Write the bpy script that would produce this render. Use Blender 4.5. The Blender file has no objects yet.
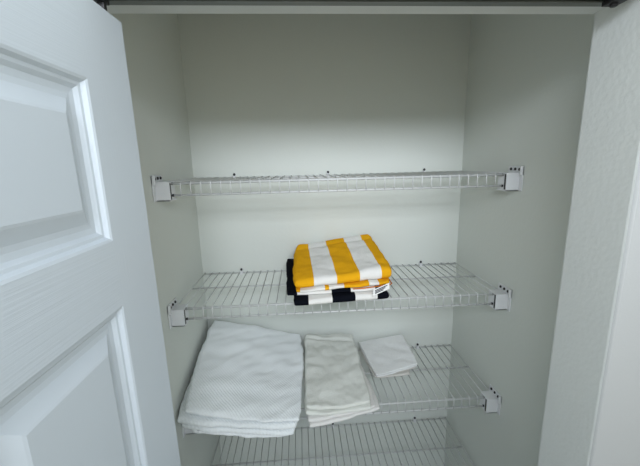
import bpy, bmesh, math, random
from mathutils import Vector, Matrix, noise
random.seed(7)
C = bpy.context.scene.collection
PI = math.pi

# ------------------------------------------------------------------ dimensions (metres)
W = 0.947                     # closet width, X 0..W ; back wall at Y = 0, room towards -Y
YS, YO = -0.620, -0.735       # inner / outer face of the front wall
XJ, XL = 0.840, 0.060         # jambs of the opening
ZS = 2.060                    # soffit of the opening
CEIL = 2.44
D, DM = 0.308, 0.152          # shelf depth, middle rod
SHELF_Z = [1.8003, 1.4598, 1.1200, 0.7847]
LIP = 0.0335

# ------------------------------------------------------------------ materials
def mat(name, col, rough=0.6, metal=0.0, bump=None, spec=0.5):
    m = bpy.data.materials.new(name); m.use_nodes = True
    nt = m.node_tree; b = nt.nodes['Principled BSDF']
    b.inputs['Base Color'].default_value = (*col, 1)
    b.inputs['Roughness'].default_value = rough
    b.inputs['Metallic'].default_value = metal
    b.inputs['Specular IOR Level'].default_value = spec
    if bump:
        bump(nt, b)
    return m

def N(nt, kind, **kw):
    n = nt.nodes.new(kind)
    for k, v in kw.items():
        if k in n.inputs.keys():
            n.inputs[k].default_value = v
        else:
            setattr(n, k, v)
    return n

def add_bump(nt, b, height, strength, dist):
    bp = N(nt, 'ShaderNodeBump', Strength=strength, Distance=dist)
    nt.links.new(height, bp.inputs['Height'])
    nt.links.new(bp.outputs[0], b.inputs['Normal'])

def noise_bump(scale, strength, dist, stretch=(1, 1, 1), detail=3.0, vary=None):
    def f(nt, b):
        tc = N(nt, 'ShaderNodeTexCoord'); mp = N(nt, 'ShaderNodeMapping')
        mp.inputs['Scale'].default_value = stretch
        nz = N(nt, 'ShaderNodeTexNoise', Scale=scale, Detail=detail)
        nt.links.new(tc.outputs['Object'], mp.inputs[0]); nt.links.new(mp.outputs[0], nz.inputs['Vector'])
        add_bump(nt, b, nz.outputs['Fac'], strength, dist)
        if vary:
            cr = N(nt, 'ShaderNodeValToRGB')
            cr.color_ramp.elements[0].position = .35; cr.color_ramp.elements[1].position = .65
            cr.color_ramp.elements[0].color = (*vary[0], 1); cr.color_ramp.elements[1].color = (*vary[1], 1)
            n2 = N(nt, 'ShaderNodeTexNoise', Scale=vary[2], Detail=4.0)
            nt.links.new(tc.outputs['Object'], n2.inputs['Vector'])
            nt.links.new(n2.outputs['Fac'], cr.inputs[0]); nt.links.new(cr.outputs[0], b.inputs['Base Color'])
    return f

WALL = (0.662, 0.695, 0.655)
M_wall = mat('painted_wall', WALL, .75, bump=noise_bump(90, .12, .004), spec=.25)
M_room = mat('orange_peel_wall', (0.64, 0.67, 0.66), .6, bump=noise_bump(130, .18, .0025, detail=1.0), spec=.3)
M_room_shaded = mat('room_wall_shaded', (0.40, 0.415, 0.42), .6, bump=noise_bump(130, .12, .002, detail=1.0), spec=.3)  # darker wall colour: shade put into the room-side face
M_ceil = mat('ceiling_paint', (.75, .75, .73), .8)
M_floor = mat('brown_floor', (.22, .16, .11), .7,
              bump=noise_bump(220, .3, .004, vary=((.11, .08, .055), (.14, .10, .07), 60)))
DOORC = (0.60, 0.665, 0.73)
M_door_v = mat('door_grain_vertical', DOORC, .45, bump=noise_bump(60, .25, .0007, (6, 6, .25)), spec=.35)
M_door_h = mat('door_grain_horizontal', DOORC, .45, bump=noise_bump(60, .42, .0007, (6, .05, 9)), spec=.35)
M_door_p = mat('door_smooth', DOORC, .42, bump=noise_bump(20, .2, .002, (1, 1, .4)), spec=.35)
M_vinyl = mat('white_vinyl_wire', (.56, .575, .57), .38)
M_brk = mat('white_plastic_bracket', (.70, .715, .73), .4)
M_dark = mat('dark_screw_and_gap_shade', (.02, .02, .022), .45)
M_steel = mat('galvanised_track', (.17, .185, .175), .45, .6, bump=noise_bump(40, .15, .003, (.3, 4, 4)))
M_black_hw = mat('black_hardware', (.012, .012, .014), .5)

def terry(scale=900, strength=.55, weave=False):
    def f(nt, b):
        tc = N(nt, 'ShaderNodeTexCoord')
        nz = N(nt, 'ShaderNodeTexNoise', Scale=scale * .35, Detail=2.0)
        nt.links.new(tc.outputs['Object'], nz.inputs['Vector'])
        h = nz.outputs['Fac']
        if weave:
            uv = N(nt, 'ShaderNodeUVMap', uv_map='cloth')
            sp = N(nt, 'ShaderNodeSeparateXYZ'); nt.links.new(uv.outputs[0], sp.inputs[0])
            def math_(op, a, c):
                n = N(nt, 'ShaderNodeMath', operation=op)
                for i, q in enumerate((a, c)):
                    if isinstance(q, (int, float)): n.inputs[i].default_value = q
                    else: nt.links.new(q, n.inputs[i])
                return n.outputs[0]
            u, v = sp.outputs[0], sp.outputs[1]
            # raised herringbone rows woven into the band along the front edge
            s1 = math_('SINE', math_('MULTIPLY', math_('ADD', u, v), 660.0), 0)
            s2 = math_('SINE', math_('MULTIPLY', math_('SUBTRACT', u, v), 330.0), 0)
            pat = math_('ADD', s1, math_('MULTIPLY', s2, .45))
            mr = N(nt, 'ShaderNodeMapRange'); mr.clamp = True
            mr.inputs['From Min'].default_value = .19; mr.inputs['From Max'].default_value = .11
            nt.links.new(v, mr.inputs['Value'])
            h = math_('ADD', math_('MULTIPLY', h, 1.0), math_('MULTIPLY', math_('MULTIPLY', pat, .75), mr.outputs[0]))
        add_bump(nt, b, h, strength, .0025)
    return f

def cloth_mat(name, col, **kw):
    m = mat(name, col, .95, bump=terry(**kw), spec=.04)
    b = m.node_tree.nodes['Principled BSDF']
    b.inputs['Sheen Weight'].default_value = 0.0
    return m

M_bath = cloth_mat('white_terry_herringbone', (.84, .875, .89), weave=True, strength=.28)
M_hand = cloth_mat('off_white_terry', (.72, .735, .69))
M_hand2 = cloth_mat('cream_white_terry', (.76, .75, .73))
M_wash = cloth_mat('washcloth_terry', (.78, .79, .785))
M_wash2 = cloth_mat('beige_washcloth_terry', (.64, .625, .585))

def stripe_mat(name, stops, **kw):
    m = cloth_mat(name, (1, 1, 1), **kw)
    nt = m.node_tree; b = nt.nodes['Principled BSDF']
    uv = N(nt, 'ShaderNodeUVMap', uv_map='stripe')
    sp = N(nt, 'ShaderNodeSeparateXYZ'); nt.links.new(uv.outputs[0], sp.inputs[0])
    cr = N(nt, 'ShaderNodeValToRGB'); cr.color_ramp.interpolation = 'CONSTANT'
    els = cr.color_ramp.elements
    while len(els) < len(stops): els.new(.5)
    for e, (p, c) in zip(els, stops):
        e.position = p
    for e, (p, c) in zip(els, stops):
        e.color = (*c, 1)
    nt.links.new(sp.outputs[0], cr.inputs[0]); nt.links.new(cr.outputs[0], b.inputs['Base Color'])
    return m

YEL = (.80, .40, .012); WHT = (.80, .79, .76); BLK = (.005, .006, .010)
M_yel = stripe_mat('yellow_white_stripes', [(0, YEL), (.185, WHT), (.41, YEL), (.635, WHT), (.855, YEL)])
M_yel2 = stripe_mat('white_yellow_inner_stripes', [(0, YEL), (.05, WHT), (.30, YEL), (.34, WHT), (.50, YEL), (.76, WHT), (.86, YEL)])
M_blk = stripe_mat('black_white_stripes', [(0, BLK), (.155, WHT), (.395, BLK), (.635, WHT), (.865, BLK)])
M_blk2 = stripe_mat('black_white_inner_stripes', [(0, BLK), (.10, WHT), (.43, BLK), (.55, BLK), (.62, WHT), (.86, BLK)])
M_hem = cloth_mat('orange_hem_stitch', (.62, .17, .03))
M_tag = mat('white_satin_label', (.82, .82, .80), .5)
M_print = mat('grey_label_print', (.06, .06, .07), .6)

# ------------------------------------------------------------------ mesh helpers
def build(name, bm, materials, parent=None, smooth=True):
    me = bpy.data.meshes.new(name)
    bmesh.ops.recalc_face_normals(bm, faces=bm.faces)
    bm.to_mesh(me); bm.free()
    for m in (materials if isinstance(materials, (list, tuple)) else [materials]):
        me.materials.append(m)
    if smooth:
        for p in me.polygons: p.use_smooth = True
    o = bpy.data.objects.new(name, me); C.objects.link(o)
    if parent: o.parent = parent
    return o

def tag(o, label=None, cat=None, group=None, kind=None):
    if label: o['label'] = label
    if cat: o['category'] = cat
    if group: o['group'] = group
    if kind: o['kind'] = kind
    return o

def empty(name, loc):
    o = bpy.data.objects.new(name, None); C.objects.link(o); o.location = loc
    o.empty_display_size = .05
    return o

def box(bm, x0, x1, y0, y1, z0, z1, bev=0.0, seg=2):
    r = bmesh.ops.create_cube(bm, size=1)
    vs = r['verts']
    for v in vs:
        v.co = Vector(((x0 + x1) / 2 + v.co.x * (x1 - x0), (y0 + y1) / 2 + v.co.y * (y1 - y0), (z0 + z1) / 2 + v.co.z * (z1 - z0)))
    if bev:
        es = list({e for v in vs for e in v.link_edges})
        bmesh.ops.bevel(bm, geom=es, offset=bev, segments=seg, affect='EDGES', profile=.5)

def tube(bm, pts, r, n=8):
    """a capped tube along a polyline"""
    pts = [Vector(p) for p in pts]
    rings = []
    for i, p in enumerate(pts):
        a = pts[max(i - 1, 0)]; b = pts[min(i + 1, len(pts) - 1)]
        t = (b - a).normalized()
        up = Vector((1, 0, 0)) if abs(t.x) < .9 else Vector((0, 0, 1))
        e1 = t.cross(up).normalized(); e2 = t.cross(e1).normalized()
        rings.append([bm.verts.new(p + r * (math.cos(2 * PI * k / n) * e1 + math.sin(2 * PI * k / n) * e2)) for k in range(n)])
    for a, b in zip(rings, rings[1:]):
        for k in range(n):
            bm.faces.new((a[k], a[(k + 1) % n], b[(k + 1) % n], b[k]))
    bm.faces.new(rings[0][::-1]); bm.faces.new(rings[-1])

def disc(bm, c, axis, r, h, n=14, dome=.4):
    """a screw head: short domed cylinder at c pointing along axis"""
    axis = Vector(axis).normalized(); c = Vector(c)
    up = Vector((0, 0, 1)) if abs(axis.z) < .9 else Vector((1, 0, 0))
    e1 = axis.cross(up).normalized(); e2 = axis.cross(e1)
    prof = [(r, 0), (r, h * (1 - dome)), (r * .7, h * .92), (r * .3, h)]
    rings = [[bm.verts.new(c + axis * hh + rr * (math.cos(2 * PI * k / n) * e1 + math.sin(2 * PI * k / n) * e2)) for k in range(n)] for rr, hh in prof]
    for a, b in zip(rings, rings[1:]):
        for k in range(n): bm.faces.new((a[k], a[(k + 1) % n], b[(k + 1) % n], b[k]))
    bm.faces.new(rings[0][::-1]); bm.faces.new(rings[-1])

# ------------------------------------------------------------------ the setting
def struct(name, boxes, m, label, cat, bev=0):
    bm = bmesh.new()
    for b in boxes: box(bm, *b, bev, 3)
    o = build(name, bm, m, smooth=False)
    if bev:
        for p in o.data.polygons: p.use_smooth = False
    return tag(o, label, cat, kind='structure')

struct('floor', [(-1.3, 2.3, -3.2, .1, -.1, 0)], M_floor, 'brown floor running from the room into the closet', 'floor')
struct('ceiling', [(-1.3, 2.3, -3.2, .1, CEIL, CEIL + .1)], M_ceil, 'white ceiling above the closet', 'ceiling')
struct('wall_back', [(-.1, W + .1, 0, .1, 0, CEIL)], M_wall, 'pale grey back wall of the closet behind the shelves', 'wall')
struct('wall_left', [(-.1, 0, YO + .02, 0, 0, CEIL)], M_wall, 'pale grey left side wall of the closet beside the open door', 'wall')
struct('wall_right', [(W, W + .1, YO + .02, 0, 0, CEIL)], M_wall, 'pale grey right side wall of the closet', 'wall')
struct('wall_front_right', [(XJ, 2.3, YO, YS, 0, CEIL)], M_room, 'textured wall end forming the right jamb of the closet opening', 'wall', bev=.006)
fr = bpy.data.objects['wall_front_right']; fr.data.materials.append(M_room_shaded)
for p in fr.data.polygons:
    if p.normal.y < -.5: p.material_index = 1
struct('wall_front_left', [(-1.3, XL, YO, YS, 0, CEIL)], M_room, 'room wall left of the closet behind the open door', 'wall')
struct('wall_front_header', [(XL, XJ, YO, YS, ZS, CEIL)], M_room, 'wall header above the closet opening with a pale underside', 'wall')

# ------------------------------------------------------------------ bifold door leaf
def make_door():
    w, t, z0, z1 = .40, .035, .012, 2.028     # local: x = face normal, y = -s (s from the far edge), z up
    s0, s1 = .097, w - .097
    panels = [(1.749, 1.9355), (.98, 1.6645), (.20, .88)]
    prof = [(0, 0), (.003, -.0012), (.006, -.0055), (.0095, -.0062), (.0135, -.0100), (.020, -.0108),
            (.026, -.0100), (.041, -.0022), (.044, -.0012)]
    bm = bmesh.new()
    def q(a, b, c, d, mi):
        f = bm.faces.new([bm.verts.new(v) for v in (a, b, c, d)]); f.material_index = mi
    def F(sa, sb, za, zb, mi):
        q((0, -sa, za), (0, -sb, za), (0, -sb, zb), (0, -sa, zb), mi)
    F(0, s0, z0, z1, 0); F(s1, w, z0, z1, 0)
    zs = [z1]
    for a, b in panels: zs += [b, a]
    zs.append(z0)
    for k in range(0, len(zs), 2): F(s0, s1, zs[k + 1], zs[k], 1)
    for a, b in panels:
        for (d0, h0), (d1, h1) in zip(prof, prof[1:]):
            o = [(s0 + d0, a + d0), (s1 - d0, a + d0), (s1 - d0, b - d0), (s0 + d0, b - d0)]
            i = [(s0 + d1, a + d1), (s1 - d1, a + d1), (s1 - d1, b - d1), (s0 + d1, b - d1)]
            for k in range(4):
                l = (k + 1) % 4
                q((h0, -o[k][0], o[k][1]), (h0, -o[l][0], o[l][1]), (h1, -i[l][0], i[l][1]), (h1, -i[k][0], i[k][1]), 2)
        d, h = prof[-1]
        q((h, -(s0 + d), a + d), (h, -(s1 - d), a + d), (h, -(s1 - d), b - d), (h, -(s0 + d), b - d), 2)
    # edges and back of the leaf
    q((-t, 0, z0), (-t, -w, z0), (-t, -w, z1), (-t, 0, z1), 0)
    q((0, 0, z0), (-t, 0, z0), (-t, 0, z1), (0, 0, z1), 0)
    q((0, -w, z0), (-t, -w, z0), (-t, -w, z1), (0, -w, z1), 0)
    q((0, 0, z1), (0, -w, z1), (-t, -w, z1), (-t, 0, z1), 0)
    q((0, 0, z0), (0, -w, z0), (-t, -w, z0), (-t, 0, z0), 0)
    bmesh.ops.remove_doubles(bm, verts=bm.verts, dist=1e-5)
    o = build('door_1', bm, [M_door_v, M_door_h, M_door_p], smooth=False)
    return o
door = make_door()
tag(door, 'white moulded panel door leaf standing open at the left of the closet', 'door', kind='structure')
lean = math.radians(.26)
door.matrix_world = (Matrix.Translation((.1302, -.6728, 2.028)) @ Matrix.Rotation(math.radians(-.7), 4, 'Z')
                     @ Matrix.Rotation(-lean, 4, 'Y') @ Matrix.Translation((0, 0, -2.028)))

# ------------------------------------------------------------------ door track under the header
tr = empty('door_track', ((XL + XJ) / 2, -.676, ZS))
tag(tr, 'dark grey metal door track fixed under the closet header', 'door track')
def local(bm, o):
    bmesh.ops.translate(bm, verts=bm.verts, vec=-Vector(o.location)); return bm
bm = bmesh.new()
y0, y1 = -.717, -.669
box(bm, XL + .004, XJ - .014, y0, y1, ZS - .0025, ZS - .0003)
box(bm, XL + .004, XJ - .014, y1 - .002, y1, ZS - .0085, ZS - .002)
box(bm, XL + .004, XJ - .014, y0, y0 + .002, ZS - .0085, ZS - .002)
box(bm, XL + .004, XJ - .014, y1 - .012, y1, ZS - .0095, ZS - .0080)
box(bm, XL + .004, XJ - .014, y0, y0 + .012, ZS - .0095, ZS - .0080)
build('channel', local(bm, tr), M_steel, tr, smooth=False)
bm = bmesh.new()
box(bm, XJ - .040, XJ - .020, -.712, -.680, ZS - .015, ZS - .0080, .001)
disc(bm, (XJ - .03, -.690, ZS - .015), (0, 0, -1), .005, .004)
build('pivot_bracket', local(bm, tr), M_black_hw, tr, smooth=False)
bm = bmesh.new()
box(bm, .10, .122, -.712, -.680, ZS - .015, ZS - .0080, .001)
box(bm, .112, .12, -.692, -.684, ZS - .030, ZS - .014, .001)
build('guide_block', local(bm, tr), M_black_hw, tr, smooth=False)

# ------------------------------------------------------------------ wire shelves
NW = 38
def make_shelf(z, label):
    s = empty('wire_shelf', (W / 2, 0, z))
    tag(s, label, 'wire shelf', 'white wire shelves between the closet walls')
    def P(name, bm, m, par=s, smooth=True):
        bmesh.ops.translate(bm, verts=bm.verts, vec=-Vector((W / 2, 0, z)))
        return build(name, bm, m, par, smooth)
    rr = .0028
    bm = bmesh.new()
    xs = [.010 + i * (W - .020) / (NW - 1) for i in range(NW)]
    for x in xs:
        inset = .043 < x < W - .045
        pts = [(x, -.005, z)]
        if inset:
            pts += [(x, -D + .004, z), (x, -D - .0015, z - .0012), (x, -D - .0035, z - .005), (x, -D - .0035, z - LIP)]
        else:
            pts += [(x, -D + .012, z)]
        tube(bm, pts, .0016, 6)
    P('wire_deck', bm, M_vinyl)
    bm = bmesh.new(); tube(bm, [(.007, -.0075, z - .0035), (W - .007, -.0075, z - .0035)], .0026); P('back_rod', bm, M_vinyl)
    bm = bmesh.new(); tube(bm, [(.006, -DM, z - .0038), (W - .006, -DM, z - .0038)], rr); P('middle_rod', bm, M_vinyl)
    bm = bmesh.new(); tube(bm, [(.030, -D, z - .0038), (W - .032, -D, z - .0038)], .0035); P('front_rod', bm, M_vinyl)
    bm = bmesh.new(); tube(bm, [(.030, -D - .0002, z - LIP), (W - .032, -D - .0002, z - LIP)], .0031); P('front_lip_rod', bm, M_vinyl)
    # wall brackets carrying the front corners
    for side in (0, 1):
        sx = (lambda x: x) if side == 0 else (lambda x: W - x)
        def B(bm, xa, xb, ya, yb, za, zb, bev=.001):
            a, b = sorted((sx(xa), sx(xb))); box(bm, a, b, ya, yb, z + za, z + zb, bev, 2)
        bm = bmesh.new()
        B(bm, .0005, .038, -.326, -.322, -.047, .000)         # front cover
        B(bm, .0005, .038, -.326, -.284, -.047, -.043)        # floor of the pocket
        B(bm, .0005, .038, -.326, -.286, -.002, .0015)        # lid
        B(bm, .033, .0365, -.3225, -.284, -.0435, -.001)      # inner cheek of the pocket
        B(bm, .0005, .004, -.338, -.276, -.047, .018)         # wall plate
        B(bm, .0005, .010, -.338, -.334, -.006, .018)         # end flange
        br = P('end_bracket', bm, M_brk, s, False)
        bm = bmesh.new()
        B(bm, .0355, .0385, -.3218, -.3165, -.0428, -.0022, .0005)  # dark plate painted in as shade of the gap beside the rod ends
        for zz in (-.0038, -LIP):
            tube(bm, [(sx(.0365), -D, z + zz), (sx(.0415), -D, z + zz)], .0034, 10)
        ins = P('gap_shade_and_caps', bm, M_dark, s, False); ins.parent = br
        for yy, zz in ((-.3255, .0095), (-.308, .0105), (-.290, .0105)):
            bm = bmesh.new()
            disc(bm, (sx(.0042), yy, z + zz), (1 if side == 0 else -1, 0, 0), (.0038), .0035)
            sc = P('screw', bm, M_dark, s); sc.parent = br
    # clips on the back wall
    for x in (.140, .463, .806):
        bm = bmesh.new()
        box(bm, x - .005, x + .005, -.013, -.0004, z - .010, z + .004, .0012)
        box(bm, x - .004, x + .004, -.006, -.0004, z + .003, z + .012, .0012)
        cl = P('back_clip', bm, M_brk, s, False)
        bm = bmesh.new(); disc(bm, (x, -.006, z + .0085), (0, -1, 0), .0042, .004)
        sc = P('screw', bm, M_dark, s); sc.parent = cl
    return s
make_shelf(SHELF_Z[0], 'empty white wire shelf at the top of the closet')
make_shelf(SHELF_Z[1], 'white wire shelf holding the yellow and black striped towels')
make_shelf(SHELF_Z[2], 'white wire shelf holding the three piles of white towels')
make_shelf(SHELF_Z[3], 'empty white wire shelf lowest in the closet, under the white towels')

# ------------------------------------------------------------------ folded cloth
def bil(q, u, v):
    fl, fr, br, bl = q
    return Vector(((fl[i] * (1 - u) + fr[i] * u) * (1 - v) + (bl[i] * (1 - u) + br[i] * u) * v for i in range(len(fl))))

def nz(x, y, s, seed):
    return noise.noise(Vector((x * s, y * s, seed * 7.31)))

class Pile:
    """a pile of cloth layers that share their interfaces, so they touch without cutting into each other"""
    def __init__(self, base, ztop, box_, amp=.002, freq=14, seed=1, wrinkle=None):
        self.base, self.zt, self.b, self.amp, self.freq, self.seed = base, ztop, box_, amp, freq, seed
        self.wr = wrinkle
    def top(self, x, y):
        x0, x1, y0, y1 = self.b
        u = min(max((x - x0) / (x1 - x0), 0), 1); v = min(max((y - y0) / (y1 - y0), 0), 1)
        fl, fr, br, bl = self.zt
        return (fl * (1 - u) + fr * u) * (1 - v) + (bl * (1 - u) + br * u) * v
    def z(self, f, x, y):
        b = self.base(x, y); t = self.top(x, y)
        z = b + f * (t - b)
        if f > 0:
            z += self.amp * (nz(x, y, self.freq, self.seed + f * 3) + .5 * nz(x, y, self.freq * 2.3, self.seed + f * 5)) * min(1, f * 3)
            if self.wr and f > .5: z += self.wr(x, y) * f
        return z
    def layer(self, bm, quad, f0, f1, seed, wav=.003, rc=.05, nu=56, nv=56, rim=None, skew=0, power=8, gap=.0009):
        uvl = bm.loops.layers.uv.get('cloth') or bm.loops.layers.uv.new('cloth')
        usl = bm.loops.layers.uv.get('stripe') or bm.loops.layers.uv.new('stripe')
        wx = (Vector(quad[1]) - Vector(quad[0])).length; wy = (Vector(quad[3]) - Vector(quad[0])).length
        top, bot, info = {}, {}, {}
        for i in range(nu + 1):
            for j in range(nv + 1):
                a = math.sin((i / nu * 2 - 1) * PI / 2); b = math.sin((j / nv * 2 - 1) * PI / 2)
                a2 = a * (1 - rc * abs(b) ** power); b2 = b * (1 - rc * abs(a) ** power)
                u, v = (a2 + 1) / 2, (b2 + 1) / 2
                p = bil(quad, u, v)
                dx = wav * abs(a) ** 6 * (nz(p.y, a > 0, 18, seed) + .4 * nz(p.y, a > 0, 50, seed + 3))
                dy = wav * abs(b) ** 6 * (nz(p.x, b > 0, 18, seed + 9) + .4 * nz(p.x, b > 0, 45, seed + 4))
                p.x += dx; p.y += dy
                zl, zh = self.z(f0, p.x, p.y) + gap, self.z(f1, p.x, p.y) - gap
                t = max(zh - zl, .0008); r = rim or t / 2
                d = min((1 - abs(a)) * wx / 2, (1 - abs(b)) * wy / 2)
                k = min(d / r, 1.0); k = math.sqrt(max(0, 1 - (1 - k) ** 2))
                m = (zl + zh) / 2
                info[i, j] = ((u * wx, v * wy), (u + skew * (v - .5), v))
                top[i, j] = bm.verts.new((p.x, p.y, m + t / 2 * k))
                if 0 < i < nu and 0 < j < nv:
                    bot[i, j] = bm.verts.new((p.x, p.y, m - t / 2 * k))
                else:
                    bot[i, j] = top[i, j]
        for i in range(nu):
            for j in range(nv):
                for g, flip in ((top, 0), (bot, 1)):
                    ks = [(i, j), (i + 1, j), (i + 1, j + 1), (i, j + 1)]
                    if flip: ks = ks[::-1]
                    vs = [g[k] for k in ks]
                    if len(set(vs)) < 4: continue
                    try: f = bm.faces.new(vs)
                    except ValueError: continue
                    for l, k in zip(f.loops, ks):
                        l[uvl].uv = info[k][0]; l[usl].uv = info[k][1]

def cloth(name, bm, m, label, cat, group=None, parent=None):
    me = bpy.data.meshes.new(name); bm.to_mesh(me); bm.free()
    for mm in (m if isinstance(m, list) else [m]): me.materials.append(mm)
    for p in me.polygons: p.use_smooth = True
    o = bpy.data.objects.new(name, me)
    if parent is None:
        # origin at the base of the cloth
        c = sum((v.co for v in me.vertices), Vector()) / len(me.vertices); c.z = min(v.co.z for v in me.vertices)
        me.transform(Matrix.Translation(-c)); o.location = c
    C.objects.link(o)
    if parent: o.parent = parent
    return tag(o, label, cat, group)

def inset(q, l=0, r=0, f=0, b=0):
    fl, fr, br, bl = q
    return [(fl[0] + l, fl[1] + f), (fr[0] - r, fr[1] + f), (br[0] - r, br[1] - b), (bl[0] + l, bl[1] - b)]

Z3 = SHELF_Z[2] + .0015
Z2 = SHELF_Z[1] + .0015
FE = -D - .004
def droop(z, k0, k1, x0, x1):
    def f(x, y):
        o = max(0.0, FE - y); k = k0 + (k1 - k0) * min(max((x - x0) / (x1 - x0), 0), 1)
        return z - k * o * o
    return f

# --- bath towels (left pile)
def wr_big(x, y):
    return .0055 * nz(x * .6 + y * .3, y * 1.2, 16, 3.0) + .003 * nz(x - y, y, 30, 8)
big = Pile(droop(Z3, 0, 3.2, .05, .32), (1.204, 1.156, 1.212, 1.288), (.012, .34, -.385, -.02), .0022, 13, 2, wr_big)
BQ = [(.018, -.376), (.333, -.384), (.344, -.018), (.012, -.014)]
bm = bmesh.new()
big.layer(bm, [(.036, -.386), (.314, -.402), (.342, -.03), (.030, -.03)], 0, .20, 11, .006, .05, power=6)
big.layer(bm, [(.012, -.390), (.330, -.408), (.346, -.025), (.010, -.014)], .20, .42, 12, .005, .05, power=6)
cloth('bath_towel', bm, M_bath, 'white bath towel folded underneath another at the left end of its shelf', 'towel', 'white bath towels')
bm = bmesh.new()
big.layer(bm, [(.002, -.394), (.336, -.404), (.353, -.012), (.003, -.004)], .42, .70, 13, .005, .05, power=6)
big.layer(bm, [(.022, -.386), (.346, -.400), (.354, -.008), (.013, -.003)], .70, 1.0, 14, .007, .055, 84, 84, rim=.018, power=5)
cloth('bath_towel', bm, M_bath, 'large white bath towel with a herringbone band, folded on top of the left pile', 'towel', 'white bath towels')

# --- hand towels (middle pile)
def wr_mid(x, y):
    g = -.007 * math.exp(-((y + .058 + .1 * (x - .45)) / .006) ** 2)
    return g + .006 * nz(x * .7 - y * .2, y * 1.3, 20, 5.0) + .003 * nz(x, y, 48, 6)
mid = Pile(droop(Z3, 1.5, 1.5, 0, 1), (1.168, 1.166, 1.204, 1.208), (.352, .55, -.37, -.02), .0025, 16, 5, wr_mid)
bm = bmesh.new()
mid.layer(bm, [(.364, -.388), (.578, -.342), (.554, -.03), (.362, -.03)], 0, .22, 21, .004, .03)
mid.layer(bm, [(.360, -.384), (.566, -.346), (.552, -.028), (.360, -.026)], .22, .46, 22, .006, .04)
cloth('hand_towel', bm, M_hand2, 'cream white hand towel lying askew under another in the middle pile', 'towel', 'folded hand towels')
bm = bmesh.new()
mid.layer(bm, [(.352, -.372), (.548, -.364), (.546, -.022), (.360, -.020)], .46, .72, 23, .004, .04)
mid.layer(bm, [(.353, -.366), (.545, -.358), (.545, -.020), (.361, -.018)], .72, 1.0, 24, .004, .05, 64, 72)
cloth('hand_towel', bm, M_hand, 'off-white wrinkled hand towel folded on top of the middle pile', 'towel', 'folded hand towels')

# --- washcloths (right pile)
def wr_w(x, y): return .0025 * nz(x + y, y, 26, 2.0) + .001 * nz(x, y, 60, 4)
ws = Pile(lambda x, y: Z3, (1.149, 1.158, 1.186, 1.163), (.58, .745, -.20, -.015), .0015, 20, 9, wr_w)
bm = bmesh.new(); ws.layer(bm, [(.596, -.196), (.716, -.190), (.738, -.022), (.574, -.022)], 0, .30, 31, .003, .03, 40, 40)
cloth('washcloth', bm, M_wash2, 'cream washcloth at the bottom of the small right-hand pile', 'washcloth', 'folded washcloths')
bm = bmesh.new(); ws.layer(bm, [(.589, -.206), (.742, -.172), (.742, -.018), (.568, -.020)], .30, .58, 32, .004, .03, 40, 40)
cloth('washcloth', bm, M_wash2, 'beige white washcloth in the middle of the small right-hand pile', 'washcloth', 'folded washcloths')
bm = bmesh.new()
ws.layer(bm, [(.594, -.214), (.746, -.176), (.740, -.016), (.566, -.016)], .58, .79, 33, .004, .03, 44, 44)
ws.layer(bm, [(.592, -.212), (.747, -.178), (.741, -.016), (.566, -.015)], .79, 1.0, 34, .003, .03, 44, 44)
cloth('washcloth', bm, M_wash, 'white washcloth on top of the small right-hand pile', 'washcloth', 'folded washcloths')

# --- striped beach towels
def wr_y(x, y): return .006 * nz(x + .4 * y, y, 15, 2.5) + .0022 * nz(x, y, 45, 4) - .006 * math.exp(-((y + .06) / .012) ** 2)
yel = Pile(lambda x, y: Z2, (1.523, 1.538, 1.592, 1.557), (.34, .61, -.33, -.02), .002, 15, 14, wr_y)
bt = empty('beach_towel', (.46, -.18, Z2))
tag(bt, 'black and white striped beach towel folded beneath the yellow one', 'beach towel', 'striped beach towels')
def rel(bm, o):
    bmesh.ops.translate(bm, verts=bm.verts, vec=-Vector(o.location)); return bm
bm = bmesh.new()
yel.layer(bm, [(.333, -.346), (.602, -.326), (.600, -.03), (.338, -.02)], 0, .30, 41, .003, .02, 64, 40)
cloth('lower_fold', rel(bm, bt), M_blk, None, None, parent=bt)
bm = bmesh.new()
yel.layer(bm, [(.316, -.318), (.602, -.316), (.600, -.02), (.304, -.012)], .30, .46, 42, .004, .02, 64, 40)
cloth('upper_fold', rel(bm, bt), M_blk2, None, None, parent=bt)
yt = empty('beach_towel', (.475, -.17, yel.z(.46, .475, -.17)))
tag(yt, 'yellow and white striped beach towel folded on top of the black one', 'beach towel', 'striped beach towels')
bm = bmesh.new()
yel.layer(bm, [(.340, -.322), (.612, -.308), (.606, -.03), (.345, -.018)], .46, .60, 43, .006, .03, 64, 40)
cloth('inner_fold', rel(bm, yt), M_yel2, None, None, parent=yt)
bm = bmesh.new()
yel.layer(bm, [(.334, -.318), (.622, -.300), (.616, -.012), (.336, -.012)], .60, 1.0, 44, .004, .05, 72, 72, skew=.03)
cloth('outer_fold', rel(bm, yt), M_yel, None, None, parent=yt)
bm = bmesh.new()
tube(bm, [(x, y, yel.z(.47, x, y)) for x, y in ((.50, -.3175), (.53, -.316), (.56, -.314), (.59, -.312), (.606, -.309), (.613, -.30), (.613, -.27), (.612, -.24))], .0016, 6)
hm = build('hem', rel(bm, yt), M_hem, yt); hm['label'] = 'orange stitched hem'
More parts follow.
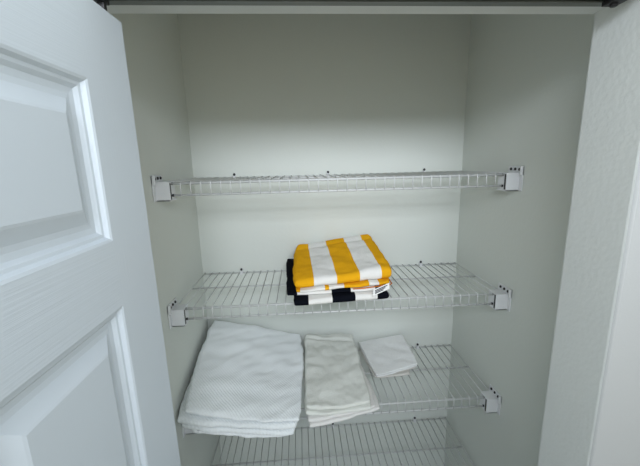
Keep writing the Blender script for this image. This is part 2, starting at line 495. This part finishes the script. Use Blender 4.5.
# sewn-in care label hanging out over the black fold
bm = bmesh.new()
def strip(bm, o, e1, e2, th, n=6, curl=0.0):
    e1, e2, o = Vector(e1), Vector(e2), Vector(o); nn = e1.cross(e2).normalized()
    rows = []
    for i in range(n + 1):
        u = i / n; c = o + e1 * u + nn * curl * math.sin(u * PI)
        rows.append([bm.verts.new(p) for p in (c, c + e2, c + e2 + nn * th, c + nn * th)])
    for a, b in zip(rows, rows[1:]):
        for k in range(4): bm.faces.new((a[k], a[(k + 1) % 4], b[(k + 1) % 4], b[k]))
    bm.faces.new(rows[0][::-1]); bm.faces.new(rows[-1])
LO, LE1, LE2 = Vector((.552, -.334, 1.496)), Vector((.048, .012, .014)), Vector((-.002, -.010, -.014))
LN = LE1.cross(LE2).normalized()
if LN.y > 0: LN = -LN
strip(bm, LO, LE1, LE2, .0006, 6, .0)
lab = build('care_label', rel(bm, bt), M_tag, bt, False); lab['label'] = 'white sewn-in care label'
bm = bmesh.new()
for k in range(3):
    strip(bm, LO + LE1 * .12 + LE2 * (.2 + .22 * k) + LN * .0009, LE1 * (.75 - .12 * k), LE2 * .16, .0003, 2)
pr = build('label_print', rel(bm, bt), M_print, bt, False); pr.parent = lab
bm = bmesh.new()
strip(bm, (.606, -.20, 1.545), (.016, .004, -.012), (.003, -.016, -.003), .0008, 4, .002)
lt = build('loop_tag', rel(bm, yt), M_tag, yt, False); lt['label'] = 'small white loop tag'

# ------------------------------------------------------------------ light
def area(name, loc, size, power, col, rot=(0, 0, 0)):
    l = bpy.data.lights.new(name, 'AREA'); l.shape = 'DISK'; l.size = size; l.energy = power; l.color = col
    o = bpy.data.objects.new(name, l); C.objects.link(o); o.location = loc; o.rotation_euler = rot
    return o
def aim(o, target):
    o.rotation_euler = (Vector(target) - o.location).to_track_quat('-Z', 'Z').to_euler()
l = area('room_lamp', (.38, -1.76, 2.245),   .6, 6.4, (.93, .985, 1.07)); l.data.shape = 'ELLIPSE'; l.data.size = 1.35; l.data.size_y = .24  # unseen room lamp; width, tilt and spread shaped so light fades downward
aim(l, (.42, 0, 1.82)); l.data.spread = math.radians(97)
# ambient fill added for the room's bounce: warm below, cooler and dimmer above
w = bpy.data.worlds.new('room_bounce'); bpy.context.scene.world = w; w.use_nodes = True
nt = w.node_tree; bg = nt.nodes['Background']
tc = N(nt, 'ShaderNodeTexCoord'); sx_ = N(nt, 'ShaderNodeSeparateXYZ'); nt.links.new(tc.outputs['Generated'], sx_.inputs[0])
cr = N(nt, 'ShaderNodeValToRGB')
mr = N(nt, 'ShaderNodeMapRange'); mr.inputs['From Min'].default_value = -1; mr.inputs['From Max'].default_value = 1
nt.links.new(sx_.outputs[2], mr.inputs['Value']); nt.links.new(mr.outputs[0], cr.inputs[0])
e = cr.color_ramp.elements
e[0].position = .36; e[0].color = (.77, .74, .60, 1)
e[1].position = .56; e[1].color = (.52, .62, .72, 1)
nt.links.new(cr.outputs[0], bg.inputs[0]); bg.inputs[1].default_value = 1.40

# ------------------------------------------------------------------ camera
f, cx, cy, cz, pt, yw, rl = 332.904, .36061, -1.18358, 1.83443, -.20216, .05881, -.02459
fw = Vector((math.sin(yw) * math.cos(pt), math.cos(yw) * math.cos(pt), math.sin(pt)))
rt = Vector((math.cos(yw), -math.sin(yw), 0)); up = rt.cross(fw)
r2 = rt * math.cos(rl) + up * math.sin(rl); u2 = -rt * math.sin(rl) + up * math.cos(rl)
cam = bpy.data.cameras.new('camera'); co = bpy.data.objects.new('camera', cam); C.objects.link(co)
cam.sensor_width = 36; cam.lens = f * 36 / 640; cam.clip_start = .01
co.matrix_world = Matrix(((r2.x, u2.x, -fw.x, cx), (r2.y, u2.y, -fw.y, cy), (r2.z, u2.z, -fw.z, cz), (0, 0, 0, 1)))
sc = bpy.context.scene; sc.camera = co
sc.view_settings.view_transform = 'Standard'; sc.view_settings.look = 'None'
sc.view_settings.gamma = 1; sc.view_settings.use_curve_mapping = False
sc.view_settings.exposure = 0.11
